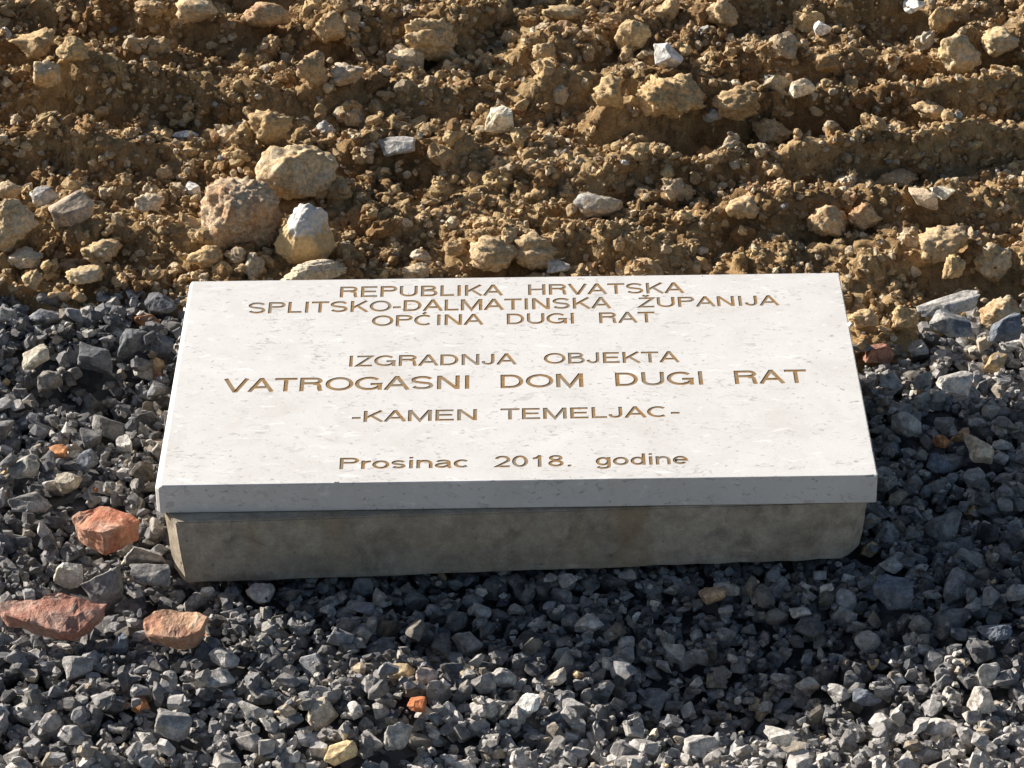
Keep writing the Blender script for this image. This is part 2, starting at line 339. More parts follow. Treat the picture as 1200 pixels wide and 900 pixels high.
# kind, px, py, width px, height px, colour, second colour or None, label
ROCKS = [
 ('s', 283, 250, 98, 88, PINK, RUST, 'largest pinkish brown lumpy rock in the soil, leftmost of the cluster behind the slab'),
 ('s', 348, 203, 98, 74, TAN, PALE, 'broad tan rock with a pale flat left face, behind the pinkish rock'),
 ('s', 358, 275, 74, 72, YEL, WHITE, 'yellowish rock with a clean white top, right behind the slab edge'),
 ('s', 368, 318, 82, 26, CREAM, PALE, 'low cream rock peeping over the back edge of the slab below the white-topped rock'),
 ('s', 14, 262, 62, 62, TAN, PALE, 'large tan rock cut by the left picture edge above the gravel'),
 ('s', 10, 224, 34, 24, PALE, TAN, 'pale flat stone on top of the tan rock at the left picture edge'),
 ('g', 84, 246, 58, 38, (.34, .27, .20), None, 'brown angular rock beside the tan rock at the left edge'),
 ('s', 52, 230, 34, 26, LGR, WHITE, 'small whitish crumbly stone just above the brown angular rock'),
 ('s', 118, 293, 50, 36, YEL, PALE, 'yellow clod standing at the upper left border of the gravel'),
 ('s', 28, 304, 50, 28, CREAM, PALE, 'smooth cream stone lying at the soil border by the left edge'),
 ('s', 38, 328, 26, 24, YEL, TAN, 'small golden pebble under the cream stone at the left border'),
 ('s', 98, 322, 46, 26, YEL, PALE, 'knobbly yellow stone directly above the dark gravel at left'),
 ('g', 217, 158, 36, 15, WHITE, None, 'flat white stone lying alone in the left soil furrows'),
 ('g', 587, 141, 36, 32, CREAM, None, 'pale cube shaped stone standing in the middle of the soil'),
 ('g', 466, 172, 46, 24, LGR, None, 'long grey flat stone tilted up left of the pale cube shaped stone'),
 ('s', 506, 46, 72, 62, YEL, PALE, 'large tan clod with flat lit face near the top centre'),
 ('s', 408, 87, 44, 28, WHITE, PINK, 'whitish pink lump left below the large tan clod'),
 ('g', 784, 68, 40, 34, WHITE, None, 'brightest white rock in the upper soil'),
 ('s', 741, 40, 42, 42, TAN, YEL, 'rounded tan rock left above the brightest white rock'),
 ('s', 231, 12, 50, 38, TAN, PALE, 'tan rock cut by the top edge left of centre'),
 ('s', 638, 61, 32, 26, PALE, TAN, 'small pale stone between the large tan clod and the white rock'),
 ('s', 318, 148, 54, 44, TAN, YEL, 'rough rounded clod above the cluster of big rocks'),
 ('s', 366, 82, 40, 62, (.40, .30, .21), TAN, 'upright brown clod beside the whitish pink lump'),
 ('s', 386, 30, 40, 40, TAN, PALE, 'rough tan clod near the top above the upright brown clod'),
 ('s', 578, 298, 56, 42, PALE, TAN, 'tan clod close behind the slab back edge near the middle'),
 ('s', 627, 297, 58, 44, TAN, PALE, 'darker tan clod touching the right of the one behind the slab middle'),
 ('g', 655, 313, 30, 18, LGR, None, 'little grey white stone just behind the slab edge right of the paired clods'),
 ('s', 1125, 63, 50, 46, YEL, PALE, 'pale yellow lump at upper right, left of a pair'),
 ('s', 1172, 50, 46, 36, YEL, PALE, 'pale yellow lump at upper right, right of a pair'),
 ('s', 1103, 22, 32, 32, TAN, YEL, 'small round tan clod above the pale yellow pair'),
 ('s', 968, 263, 48, 46, RUST, PALE, 'rusty pebbly clod left of its redder neighbour at right'),
 ('s', 1014, 253, 42, 38, (.52, .28, .16), PALE, 'reddish clod on the right side of the soil'),
 ('s', 870, 243, 40, 30, TAN, PALE, 'tan clod in the lower soil left of the rusty clod'),
 ('s', 1106, 287, 60, 46, PALE, TAN, 'greyish tan clod above the flat stone strip at the right border'),
 ('s', 1164, 308, 46, 56, YEL, CREAM, 'tall yellow clod near the right picture edge above the gravel'),
 ('s', 1118, 312, 26, 30, YEL, TAN, 'small ochre clod between the greyish and the tall yellow clods'),
 ('g', 1112, 356, 78, 20, LGR, None, 'long flat pale stone strip where soil meets gravel at right'),
 ('s', 1172, 368, 50, 40, RUST, CREAM, 'tan and pink lump resting on the right gravel edge'),
 ('g', 1027, 414, 42, 28, (.30, .15, .10), None, 'dark reddish stone tucked beside the right slab edge'),
 ('s', 1012, 372, 36, 26, YEL, PALE, 'yellow clod just right of the slab upper right corner'),
 ('s', 1062, 372, 34, 30, YEL, TAN, 'ochre clod in the shaded corner left of the flat stone strip'),
 ('g', 940, 102, 30, 24, PALE, None, 'pale stone with a white left end in the right furrows'),
 ('g', 963, 32, 22, 18, WHITE, None, 'small white stone near the top right'),
 ('g', 1072, 8, 30, 18, WHITE, None, 'white stone at the top edge, right half'),
 ('s', 848, 18, 40, 40, PALE, TAN, 'pale clod at the top edge right of centre'),
 ('s', 968, 73, 32, 26, TAN, BRN, 'brown clod under the small white stone at top right'),
 ('s', 786, 112, 84, 58, YEL, TAN, 'broad ochre clod below the brightest white rock'),
 ('s', 862, 122, 56, 42, TAN, BRN, 'cracked brown clod right of the broad ochre clod'),
 ('s', 712, 108, 40, 38, TAN, YEL, 'round clod left of the broad ochre clod'),
 ('s', 1090, 130, 44, 26, TAN, PALE, 'flat topped clod on the long right ridge'),
 ('s', 905, 155, 50, 34, YEL, PALE, 'pale crust of earth on the ridge below the cracked clod'),
 ('s', 700, 240, 60, 36, LGR, PALE, 'grey beige crumbly lump in the lower middle soil'),
 ('s', 40, 52, 56, 34, YEL, TAN, 'flat plate of dried earth at the upper left'),
 ('s', 85, 58, 40, 30, TAN, YEL, 'cracked plate of dried earth beside the upper left plate'),
 ('s', 55, 88, 34, 34, PALE, TAN, 'pale twin lump in the left furrows'),
 ('s', 312, 18, 60, 36, RUST, TAN, 'reddish rock near the top in the shade'),
 ('s', 660, 15, 50, 20, TAN, YEL, 'flat brown stone at the top centre'),
 ('s', 1050, 210, 60, 26, TAN, PALE, 'flat overhanging clod with a shaded hollow at right'),
 ('g', 1082, 232, 40, 22, PINK, None, 'pinkish grey stone in the shaded hollow at right'),
 ('g', 1104, 226, 30, 20, CREAM, None, 'cream stone beside the pinkish grey stone at right'),
 ('s', 240, 300, 44, 26, YEL, TAN, 'low yellow clod behind the slab upper left corner'),
 ('s', 175, 238, 34, 24, PALE, CREAM, 'pale crumbly stone left of the pinkish brown rock'),
 ('g', 226, 222, 22, 18, WHITE, None, 'little white stone touching the pinkish brown rock'),
 ('s', 488, 318, 36, 20, CREAM, PALE, 'whitish pebble peeping above the slab edge left of the paired clods'),
 # gravel side
 ('g', 80, 676, 38, 40, (.62, .58, .47), WHITE, 'lumpy whitish stone between the upper and the long red brick pieces'),
 ('g', 120, 690, 56, 50, MGR, None, 'dark grey wedge stone right of the lumpy whitish stone'),
 ('g', 168, 655, 54, 28, MGR, None, 'flat grey layered stone below the upper red brick piece'),
 ('g', 176, 674, 52, 26, MGR, LGR, 'rough grey stone at the lower left corner of the concrete block'),
 ('g', 305, 698, 38, 28, (.40, .35, .31), None, 'smooth pinkish grey stone in front of the block left end'),
 ('g', 229, 699, 30, 34, MGR, LGR, 'grey stone under the lower left corner of the block'),
 ('g', 619, 829, 32, 30, WHITE, None, 'brightest white stone in the front gravel'),
 ('g', 835, 699, 36, 30, (.40, .28, .18), None, 'sandy brown stone in the shade below the right end of the block'),
 ('g', 690, 730, 38, 24, LGR, None, 'light grey flat stone in the shade in front of the block'),
 ('g', 547, 752, 42, 36, MGR, None, 'big grey rounded stone at the shadow border in front of the block'),
 ('g', 938, 718, 26, 16, LGR, None, 'small pale stone in the shade right of the sandy brown stone'),
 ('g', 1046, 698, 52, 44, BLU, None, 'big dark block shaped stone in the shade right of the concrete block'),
 ('g', 1104, 618, 46, 42, MGR, None, 'largest grey stone right of the slab front corner'),
 ('g', 1046, 662, 34, 18, LGR, None, 'pale flat stone left above the big dark block shaped stone'),
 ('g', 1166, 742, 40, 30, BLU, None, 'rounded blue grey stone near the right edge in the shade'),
 ('g', 1158, 790, 30, 30, LGR, None, 'upright grey stone at the lower border of the shade at right'),
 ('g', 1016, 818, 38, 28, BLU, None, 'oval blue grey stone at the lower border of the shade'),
 ('g', 983, 812, 34, 22, LGR, None, 'pale wedge stone left of the oval blue grey stone'),
 ('g', 1151, 820, 38, 36, (.52, .47, .41), None, 'pale chunky stone in the sun at the lower right'),
 ('g', 1102, 850, 46, 26, (.50, .45, .40), None, 'long pale stone in the sun at the lower right'),
 ('g', 1052, 795, 24, 12, LGR, None, 'thin light grey chip in the shade at lower right'),
 ('g', 1058, 578, 0, 0, LGR, None, ''),
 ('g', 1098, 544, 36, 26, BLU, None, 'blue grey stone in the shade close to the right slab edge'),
 ('g', 1062, 498, 38, 34, LGR, None, 'pale pointed stone in the right gravel beside the slab'),
 ('g', 1146, 528, 40, 32, (.50, .41, .30), None, 'cream brown stone at the shadow border in the right gravel'),
 ('g', 1104, 517, 20, 18, ORG, None, 'small orange stone left of its paler orange neighbour'),
 ('g', 1126, 511, 24, 20, (.42, .26, .15), None, 'small pale orange stone left of the cream brown stone'),
 ('g', 1113, 380, 52, 36, LGR, BLU, 'big blue grey stone under the flat stone strip'),
 ('g', 1075, 412, 32, 26, LGR, None, 'grey stone at the upper border of the right gravel'),
 ('g', 1118, 448, 44, 28, LGR, None, 'long light grey stone in the middle of the right gravel'),
 ('g', 1178, 384, 40, 34, BLU, None, 'dark blue grey stone under the tan and pink lump'),
 ('g', 28, 550, 42, 28, (.26, .25, .22), None, 'grey slab shaped stone at the left edge above the bricks'),
 ('g', 67, 530, 30, 20, ORG, None, 'small orange stone in the left gravel'),
 ('g', 103, 540, 28, 40, BLU, None, 'dark upright stone right of the small orange stone'),
 ('g', 145, 522, 26, 26, LGR, None, 'light grey stone in the left gravel near the slab edge'),
 ('g', 128, 500, 46, 30, (.17, .165, .155), None, 'large dark grey stone above the light grey stone at left'),
 ('g', 112, 420, 48, 34, DGR, None, 'large black grey stone in the upper left gravel'),
 ('g', 157, 400, 40, 34, DGR, None, 'black stone close to the slab in the upper left gravel'),
 ('g', 58, 446, 32, 34, (.20, .185, .17), None, 'brownish grey stone left of the dark hollow'),
 ('g', 42, 420, 36, 28, (.42, .38, .30), None, 'beige crumbly stone in the upper left gravel'),
 ('g', 52, 372, 50, 26, BLU, LGR, 'blue grey stone with light streaks near the upper left gravel edge'),
 ('g', 188, 358, 42, 32, DGR, None, 'dark stone right at the slab upper left corner'),
 ('g', 190, 402, 30, 28, BLU, None, 'rounded blue stone against the left slab edge'),
 ('g', 36, 590, 54, 30, MGR, LGR, 'broad layered grey stone left of the upper red brick piece'),
 ('g', 80, 568, 32, 26, (.38, .34, .27), None, 'beige stone above the upper red brick piece'),
 ('g', 398, 880, 46, 26, YEL, None, 'yellowish stone at the bottom edge'),
 ('g', 202, 850, 46, 38, (.28, .265, .25), None, 'big grey stone in the lower left gravel'),
 ('g', 90, 782, 44, 34, (.25, .24, .225), None, 'flat triangular grey stone below the long red brick piece'),
 ('g', 140, 755, 28, 26, BLU, None, 'dark bluish stone between the long and the small brick pieces'),
 ('g', 262, 772, 40, 24, LGR, None, 'pale pitted stone right below the small brick piece'),
 ('g', 258, 796, 38, 24, LGR, None, 'pale speckled stone under the pitted one'),
 ('g', 465, 862, 38, 36, (.33, .32, .30), None, 'upright light grey stone in the front gravel'),
 ('g', 488, 826, 24, 18, (.50, .17, .07), None, 'bright orange chip in the front gravel'),
 ('g', 470, 786, 34, 20, (.44, .34, .20), None, 'sandy stone in the front gravel left of the big rounded one'),
 ('g', 500, 792, 30, 24, (.44, .35, .30), None, 'pinkish stone beside the sandy stone in front'),
 ('g', 820, 872, 44, 24, (.36, .34, .32), None, 'flat grey stone at the bottom right of the bright white stone'),
 ('g', 912, 862, 34, 24, (.48, .45, .40), None, 'pale round stone in the sun below the shade'),
 ('g', 650, 795, 30, 22, (.42, .37, .30), None, 'beige stone above the brightest white stone'),
 ('g', 590, 795, 34, 24, LGR, None, 'grey rounded stone at the shadow border left of the beige one'),
]
ORIENT = {}
def rock_material(name, c1, c2, soil):
    t = NT(name); v = t.coords()
    n0 = t.noise(38 if soil else 60, 3, .6, v); n1 = t.noise(190, 5, .65, v); n2 = t.noise(650, 3, .7, v)
    c2 = c2 or tuple(min(1, x * 1.5) for x in c1)
    c = t.mix(t.ramp(n0, [(.42, 0), (.58, 1)]), c1, c2)
    c = t.mix(1, c, t.ramp(n1, [(.3, .58), (.5, 1), (.7, 1.4)]), 'MULTIPLY')
    c = t.mix(1, c, t.ramp(n2, [(.3, .7), (.7, 1.3)]), 'MULTIPLY')
    b = t.bump(n1, .75, .004 if soil else .002); b = t.bump(n2, .6, .0012 if soil else .0007, b)
    return t.done(c, b, .9, .15 if soil else .3)
matcache = {}
def top_white_material(c1):
    """rusty-yellow rock whose upper face is clean white stone (a break in the rock)"""
    t = NT('white_topped_rock'); v = t.coords(); sep = t.n.new('ShaderNodeSeparateXYZ'); t.l.new(v, sep.inputs[0])
    n = t.noise(60, 4, .6, v); ma = t.n.new('ShaderNodeMath'); ma.operation = 'MULTIPLY_ADD'
    t.l.new(n, ma.inputs[0]); ma.inputs[1].default_value = .035; t.l.new(sep.outputs[2], ma.inputs[2])
    fac = t.ramp(ma.outputs[0], [(.027, 0), (.033, 1)])
    n1 = t.noise(190, 5, .65, v)
    c = t.mix(fac, c1, (.66, .64, .60)); c = t.mix(1, c, t.ramp(n1, [(.3, .72), (.7, 1.2)]), 'MULTIPLY')
    return t.done(c, t.bump(n1, .7, .003), .9, .15)
sseed = 3000
NAMED = []
def in_front_of_named(x, y, z):
    px, py = proj(np.array([x]), np.array([y]), np.array([z])); N_ = NAMED_A
    return bool((((px[0] - N_[:, 0]) / N_[:, 2]) ** 2 + ((py[0] - N_[:, 1]) / N_[:, 3]) ** 2 < 1.15).any())
def z_ground(x, y):
    i = min(max(int((x - X0) / CELL), 0), NX - 1); j = min(max(int((y - Y0) / CELL), 0), NY - 1)
    return H[i, j] if H[i, j] < .9 else 0
for kind, px, py, w, h, c1, c2, label in ROCKS:
    if not w: continue
    sseed += 1
    r = np.random.default_rng(sseed)
    loose = 'clod' in label or 'earth' in label or 'lump resting' in label
    if loose and kind == 's': c1 = tuple(.5 * q + .5 * w_ for q, w_ in zip(c1, (.52, .35, .18))); c2 = tuple(.6 * q + .4 * w_ for q, w_ in zip(c2, (.50, .34, .17)))
    if (c1, c2, kind) not in matcache: matcache[(c1, c2, kind)] = rock_material('earth_rock' if kind == 's' else 'stone', c1, c2, kind == 's')
    m = matcache[(c1, c2, kind)]
    d_ = ray(px, py + h * .25); tt = (.26 - CAM[2]) / d_[2]                # first point of the ground that the eye meets there
    while True:
        p = CAM + d_ * tt
        if p[2] <= z_ground(p[0], p[1]) or p[2] < -.06: break
        tt += .0015
    zg = z_ground(p[0], p[1]) if p[2] > -.06 else -.02
    in_gravel = p[1] < edge_at(p[0])
    s = px_per_m(*p)
    if kind == 'g': w, h = w * .92, h * .92
    a = w / s / 2; hh = h / s / 2
    b = min(a * r.uniform(.75, .95), hh * 1.35)
    c = math.sqrt(max(hh ** 2 - (b * .5) ** 2, (.3 * a) ** 2 * .75)) / .866
    c = min(c, a * 1.15)
    zc = zg + c * (.72 if loose else .80 if kind == 's' else .72) + (.014 if in_gravel else .002)
    p = at(px, py, zc)
    yaw = r.uniform(-.3, .3)
    land(p[0], p[1], a * .92, b * .92, c, yaw, zc=zc)
    NAMED.append((px, py, w * .5, h * .5, p[1]))
    ROCKMASK |= ((GX - p[0]) / (a * .95)) ** 2 + ((GY - p[1]) / (b * .95)) ** 2 < 1
    level = 4
    if kind == 's': V, f = lumpy(5 if w > 60 else 4, sseed, .30 if loose else .11 if 'white top' in label else .18 if w > 60 else .22), ICO[5 if w > 60 else 4][1]
    else: V, f = cutstone(sseed, 4)
    lo, hi = V.min(0), V.max(0); V = (V - (lo + hi) / 2) / ((hi - lo) / 2)
    V = V * np.array([a, b, c])
    if 'white top' in label: m = top_white_material(c1)
    cat = 'rock' if max(w, h) > 44 else 'stone'
    name = ('rock' if cat == 'rock' else 'stone')
    if 'clod' in label or 'lump' in label or 'earth' in label: name, cat = 'soil_clod', 'clod'
    if kind == 'g' and (px < 215 and py > 345 or px > 1000 and py > 375 and 'lump' not in label or py > 600): name, cat = 'gravel_stone', 'stone'
    o = mesh_obj(name, V, f, m, smooth=(kind == 's'))
    o.location = p; o.rotation_euler = (r.uniform(-.12, .12), r.uniform(-.12, .12), yaw)
    g = {'soil_clod': 'clods of earth lying on the soil', 'gravel_stone': 'larger stones in the gravel', 'rock': 'rocks lying on the soil', 'stone': 'stones lying on the soil'}[name]
    tag(o, label, cat, g)

# three broken bricks: outlines from the photograph, real thickness, broken edges
def brick_material(name, c1, c2, c3):
    t = NT(name); v = t.coords()
    n0 = t.noise(30, 4, .6, v, .6); n1 = t.noise(170, 5, .65, v); n2 = t.noise(700, 3, .7, v)
    c = t.mix(t.ramp(n0, [(.45, 0), (.6, 1)]), c1, c2)
    c = t.mix(t.ramp(t.noise(75, 3, .5, v), [(.62, 0), (.68, .8)]), c, c3)
    c = t.mix(t.ramp(t.noise(22, 5, .65, v), [(.5, 0), (.7, .45)]), c, (.45, .38, .33))
    c = t.mix(1, c, t.ramp(n1, [(.3, .7), (.7, 1.25)]), 'MULTIPLY')
    b = t.bump(n1, .9, .003); b = t.bump(n2, .5, .0008, b)
    return t.done(c, b, .85, .2)
def shard(pix_top, thick, z, mat, label, seed, facet=None, tiltback=0.0):
    """a broken piece: top outline in pixels (mapped to a plane at z), pulled down by its thickness with a smaller underside"""
    r = np.random.default_rng(seed)
    top = [at(x, y, z + dz) for x, y, dz in pix_top]
    cen = np.mean(top, axis=0); bm = bmesh.new()
    tv = [bm.verts.new(p - cen) for p in top]
    bv = [bm.verts.new((p - cen) * np.array([.9, .86, 1]) - np.array([r.uniform(-.002, .002), r.uniform(-.003, .001), thick + (p[2] - z) * .9])) for p in top]
    n = len(tv)
    bm.faces.new(tv[::-1]); bm.faces.new(bv)
    for i in range(n): bm.faces.new((tv[i], tv[(i + 1) % n], bv[(i + 1) % n], bv[i]))
    bmesh.ops.recalc_face_normals(bm, faces=bm.faces)
    bmesh.ops.triangulate(bm, faces=bm.faces)
    bmesh.ops.bevel(bm, geom=bm.edges[:], offset=.0011, segments=1, affect='EDGES')
    bmesh.ops.triangulate(bm, faces=bm.faces)
    for _ in range(2):
        bmesh.ops.subdivide_edges(bm, edges=[e for e in bm.edges if e.calc_length() > .005], cuts=1, use_grid_fill=True)
        bmesh.ops.triangulate(bm, faces=bm.faces)
    for v in bm.verts:
        q = np.array(v.co[:])[None]; d = wav(q * 1, np.random.default_rng(seed + 1), 150, .0012) + wav(q, np.random.default_rng(seed + 2), 420, .0006)
        v.co += Vector(v.normal) * float(d[0]) if v.normal.length else Vector()
    me = bpy.data.meshes.new('brick_fragment'); bm.to_mesh(me); bm.free(); me.materials.append(mat)
    o = bpy.data.objects.new('brick_fragment', me); C.objects.link(o); o.location = cen
    xs = [p[0] for p in top]; ys = [p[1] for p in top]
    land(cen[0], cen[1] , (max(xs) - min(xs)) * .42, (max(ys) - min(ys)) * .34, .5 * thick, 0, zc=z - .5 * thick)
    global ROCKMASK
    ROCKMASK |= ((GX - cen[0]) / ((max(xs) - min(xs)) * .40)) ** 2 + ((GY - cen[1] - .006) / ((max(ys) - min(ys)) * .34)) ** 2 < 1
    tag(o, label, 'brick fragment', 'broken red brick pieces in the gravel')
    return o
mb1 = brick_material('orange_brick', (.50, .20, .12), (.50, .27, .18), (.60, .34, .22))
mb2 = brick_material('dusty_red_brick', (.45, .21, .15), (.50, .29, .22), (.60, .42, .32))
mb3 = brick_material('peach_brick', (.62, .38, .24), (.48, .22, .13), (.70, .52, .38))
shard([(84, 606, .000), (96, 598, .004), (118, 592, .006), (150, 600, .003), (165, 609, 0), (140, 619, .004), (121, 623, .007), (104, 621, .002), (90, 617, -.002)], .024, .036, mb1,
      'bright orange red broken brick piece lying beside the left end of the slab', 61)
shard([(-6, 706, 0), (24, 702, .002), (48, 700, .006), (62, 691, .009), (92, 699, .006), (128, 706, 0), (112, 722, -.002), (92, 742, -.009), (70, 741, -.006), (36, 728, -.004), (4, 719, -.004)], .020, .032, mb2,
      'largest dusty red broken brick piece, long and pointed, at the left edge', 62)
shard([(166, 724, 0), (180, 716, .004), (205, 712, .006), (232, 716, .006), (243, 724, .004), (236, 738, 0), (214, 748, -.004), (198, 748, -.006), (172, 744, -.008)], .020, .032, mb3,
      'small peach coloured broken brick piece with a pale broken face', 63)

# ------------------------------------------------------------------ loose gravel
def pick(cols, probs, n=None):
    i = rng.choice(len(cols), p=probs, size=n); return np.array(cols)[i]
NAMED += [(121, 610, 40, 22, 0), (64, 720, 64, 26, 0), (205, 733, 38, 18, 0)]
NAMED_A = np.array(NAMED)
items = []
def gravel_colour(x, y):
    px, py = proj(np.array([x]), np.array([y]), np.array([.01])); px, py = px[0], py[0]
    u = rng.random()
    if u < .010: base = np.array(pick([CREAM, YEL, TAN, PALE], [.3, .2, .25, .25]))
    elif u < .012: base = np.array(ORG)
    elif u < .16: base = np.array(LGR) * rng.uniform(.7, 1.35)
    else:
        low = np.clip((py - 775) / 110, 0, 1) * np.clip(.65 + (px - 200) / 900, .65, 1); rt = np.clip((px - 980) / 60, 0, 1) * np.clip((620 - py) / 120, 0, 1)
        dusty = max(low * .85, rt * .5)  # pale dust tone; also paints the sunlit front gravel brighter than the shaded strip
        dk = np.array([.160, .162, .170]) * rng.uniform(.35, 1.0) * rng.choice([1, 1, 1.7])
        lt = np.array([.48, .45, .415]) * rng.uniform(.7, 1.35)
        f = np.clip(dusty + rng.normal() * .25, 0, 1)
        base = dk * (1 - f) + lt * f
        if rng.random() < .1: base = base * np.array([1.12, 1.0, .82])
    return base * rng.uniform(.88, 1.12)
def drop_gravel(n, dmin, dmax, tries, q, xr=(X0 + .03, X1 - .03), y0=Y0 + .02):
    for _ in range(n):
        a = (dmin + (dmax - dmin) * rng.random() ** 1.7) / 2 * 1.12
        b = a * rng.uniform(.58, .95); c = a * rng.uniform(.42, .85); yaw = rng.uniform(0, 6.28)
        best = None
        for _t in range(tries):
            x = rng.uniform(*xr); ye = edge_at(x) + .012; y = y0 + (ye - y0) * rng.random()
            if on_rock(x, y): continue
            z = land(x, y, a, b, c, yaw, q, commit=False)
            if z is None or z > .2: continue
            if BL[0] - .03 < x < BR[0] + .02 and BYF - a * .6 < y < .41 and z + c > .001: continue
            if BL[0] < x < BR[0] and BYF - .03 < y < .41 and z + a * .8 > .014: continue
            if a > .0022 and in_front_of_named(x, y, z + c * .5): continue
            k = z - H0[int((x - X0) / CELL), int((y - Y0) / CELL)]
            if best is None or k < best[0]: best = (k, x, y, z)
        if best is None or best[0] > .030: continue
        _, x, y, z = best
        z = land(x, y, a, b, c, yaw, q, zc=z)
        col = gravel_colour(x, y)
        tl = .08 if BL[0] - .02 < x < BR[0] + .02 and BYF - .035 < y < .41 else .35
        items.append((x, y, z, a, b, c, yaw, *np.clip(rng.normal(size=2) * tl, -.5, .5), *col))
import time; T0 = time.time()
drop_gravel(1700, .017, .030, 3, .74)
drop_gravel(5600, .011, .021, 3, .78)
drop_gravel(8000, .006, .012, 3, .84)
drop_gravel(1000, .013, .025, 2, .86)
drop_gravel(8000, .003, .008, 2, .90)
drop_gravel(4000, .002, .005, 1, .90)
for px_, py_, rx_, ry_ in ((60, 752, 70, 20), (205, 764, 45, 14), (120, 655, 45, 12)):    # fill between the brick pieces and the bed
    for _ in range(170):
        p_ = at(px_ + rng.uniform(-rx_, rx_), py_ + rng.uniform(-ry_, ry_), 0); a_ = rng.uniform(.003, .0095)
        z_ = H0[int((p_[0] - X0) / CELL), int((p_[1] - Y0) / CELL)] - .010 + rng.uniform(0, .008)
        items.append((p_[0], p_[1], z_, a_, a_ * rng.uniform(.5, .95), a_ * rng.uniform(.35, .8), rng.uniform(0, 6.28), rng.normal() * .4, rng.normal() * .4, *gravel_colour(p_[0], p_[1])))
print('gravel drop', time.time() - T0)
g = build_many('gravel', 'g', items, M_GRAVEL, lambda it: lod(it, .0100, .0038), False)
tag(g, 'loose bed of dark and pale grey crushed stone round the slab', None, None, 'stuff')

# ------------------------------------------------------------------ soil: crumbs splatted into the relief, larger lumps as real pieces
sitems = []
SC = [TAN, YEL, BRN, PALE, CREAM, RUST, LGR, WHITE]; SP = [.38, .18, .20, .15, .05, .02, .01, .01]
def drop_soil(n, dmin, dmax, q, sink):
    for _ in range(n):
        x, y = soil_pos()
        if on_rock(x, y) and rng.random() < .985: continue
        a = (dmin + (dmax - dmin) * rng.random() ** 2) / 2
        b, c, yaw = a * rng.uniform(.5, 1), a * rng.uniform(.45, .85), rng.uniform(0, 6.28)
        z = land(x, y, a, b, c, yaw, q, sink=sink * c)
        if z is None or z > .3: continue
        if in_front_of_named(x, y, z) and (a > .004 or rng.random() < .85): continue
        col = np.array(pick(SC, SP)) * rng.uniform(.85, 1.3)
        sitems.append((x, y, z, a, b, c, yaw, rng.normal() * .4, rng.normal() * .4, *col))
drop_soil(420, .020, .042, .55, .30)
drop_soil(2900, .010, .023, .66, .25)
drop_soil(6500, .005, .012, .70, .20)
drop_soil(6000, .0035, .007, .8, .1)
slope = np.abs(np.gradient(soilH, CELL, axis=1)); slope[~soilmask | (soilH > .5)] = 0; slope[:, -20:] = 0
PX_, PY_ = proj(GX, GY, np.clip(soilH, -.1, .3)); slope[(PX_ < -60) | (PX_ > 1260)] = 0
wgt = np.where(slope > .7, np.minimum(slope, 4), 0).ravel(); wgt /= wgt.sum()
for k in rng.choice(wgt.size, 9500, p=wgt):
    i, j = divmod(int(k), NY); x, y = gx[i] + rng.uniform(-.001, .001), gy[j] + rng.uniform(-.001, .001)
    if on_rock(x, y) or in_front_of_named(x, y, soilH[i, j]): continue
    hh = soilH[max(i - 1, 0):i + 2, max(j - 1, 0):j + 2]; z = rng.uniform(hh.min(), hh.max())
    a = .002 + .0062 * rng.random() ** 2.4
    col = np.array(pick(SC, SP)) * rng.uniform(.8, 1.15)
    sitems.append((x, y, z, a, a * rng.uniform(.5, 1), a * rng.uniform(.5, .9), rng.uniform(0, 6.28), rng.normal() * .8, rng.normal() * .8, *col))
print('soil drop', time.time() - T0)
so = build_many('soil_crumbs', 's', sitems, M_SOIL, lambda it: lod(it, .0105, .0036), False)
tag(so, 'loose crumbs and small clods of dry brown earth over the bank', None, None, 'stuff')

# soil sheet: every second grid sample at 4 mm near the edges, 2.5 mm in view is not needed under the crumbs
jy0 = int((blw[:, 1].min() - .05 - Y0) / CELL)
st = 1.5
ix = np.unique(np.round(np.arange(0, NX, 1.25)).astype(int)); iy = np.unique(np.round(np.arange(jy0, NY, 1.25)).astype(int))
Hs = soilH[np.ix_(ix, iy)].copy(); SX = GX[np.ix_(ix, iy)]; SY = GY[np.ix_(ix, iy)]
under = SY < edge[ix] - .002
Hs[under] = np.minimum(Hs[under], H0[np.ix_(ix, iy)][under] - .012 - np.clip((edge[ix] - SY)[under] * 2, 0, .05))
Hs[Hs > .5] = -.02
amt = np.clip((SY - edge[ix]) / .03, 0, 1)
SXd = SX + amt * (.0035 * vnoise(SX + 7, Hs + SY * .2, .009, 51) + .0018 * vnoise(SX + 3, Hs + SY * .3, .004, 52))
SYd = SY + amt * (.0050 * vnoise(SX, Hs * 1.0 + SY * .15, .010, 53) + .0025 * vnoise(SX, Hs + SY * .2, .0045, 54))
nxs, nys = Hs.shape
idx = np.arange(nxs * nys).reshape(nxs, nys)
quads = np.stack([idx[:-1, :-1], idx[1:, :-1], idx[1:, 1:], idx[:-1, 1:]], -1).reshape(-1, 4)
tn = np.clip(.5 + .5 * vnoise(SX, SY, .10, 31) + .25 * vnoise(SX, SY, .03, 32), 0, 1)[..., None]
scol = (np.array([.29, .175, .080]) * (1 - tn) + np.array([.53, .375, .195]) * tn).reshape(-1, 3)
print('soil quads', len(quads))
soil = mesh_obj('soil', np.stack([SXd, SYd, Hs], -1).reshape(-1, 3), quads, M_SOIL, smooth=True, cols=scol)
tag(soil, kind='structure')

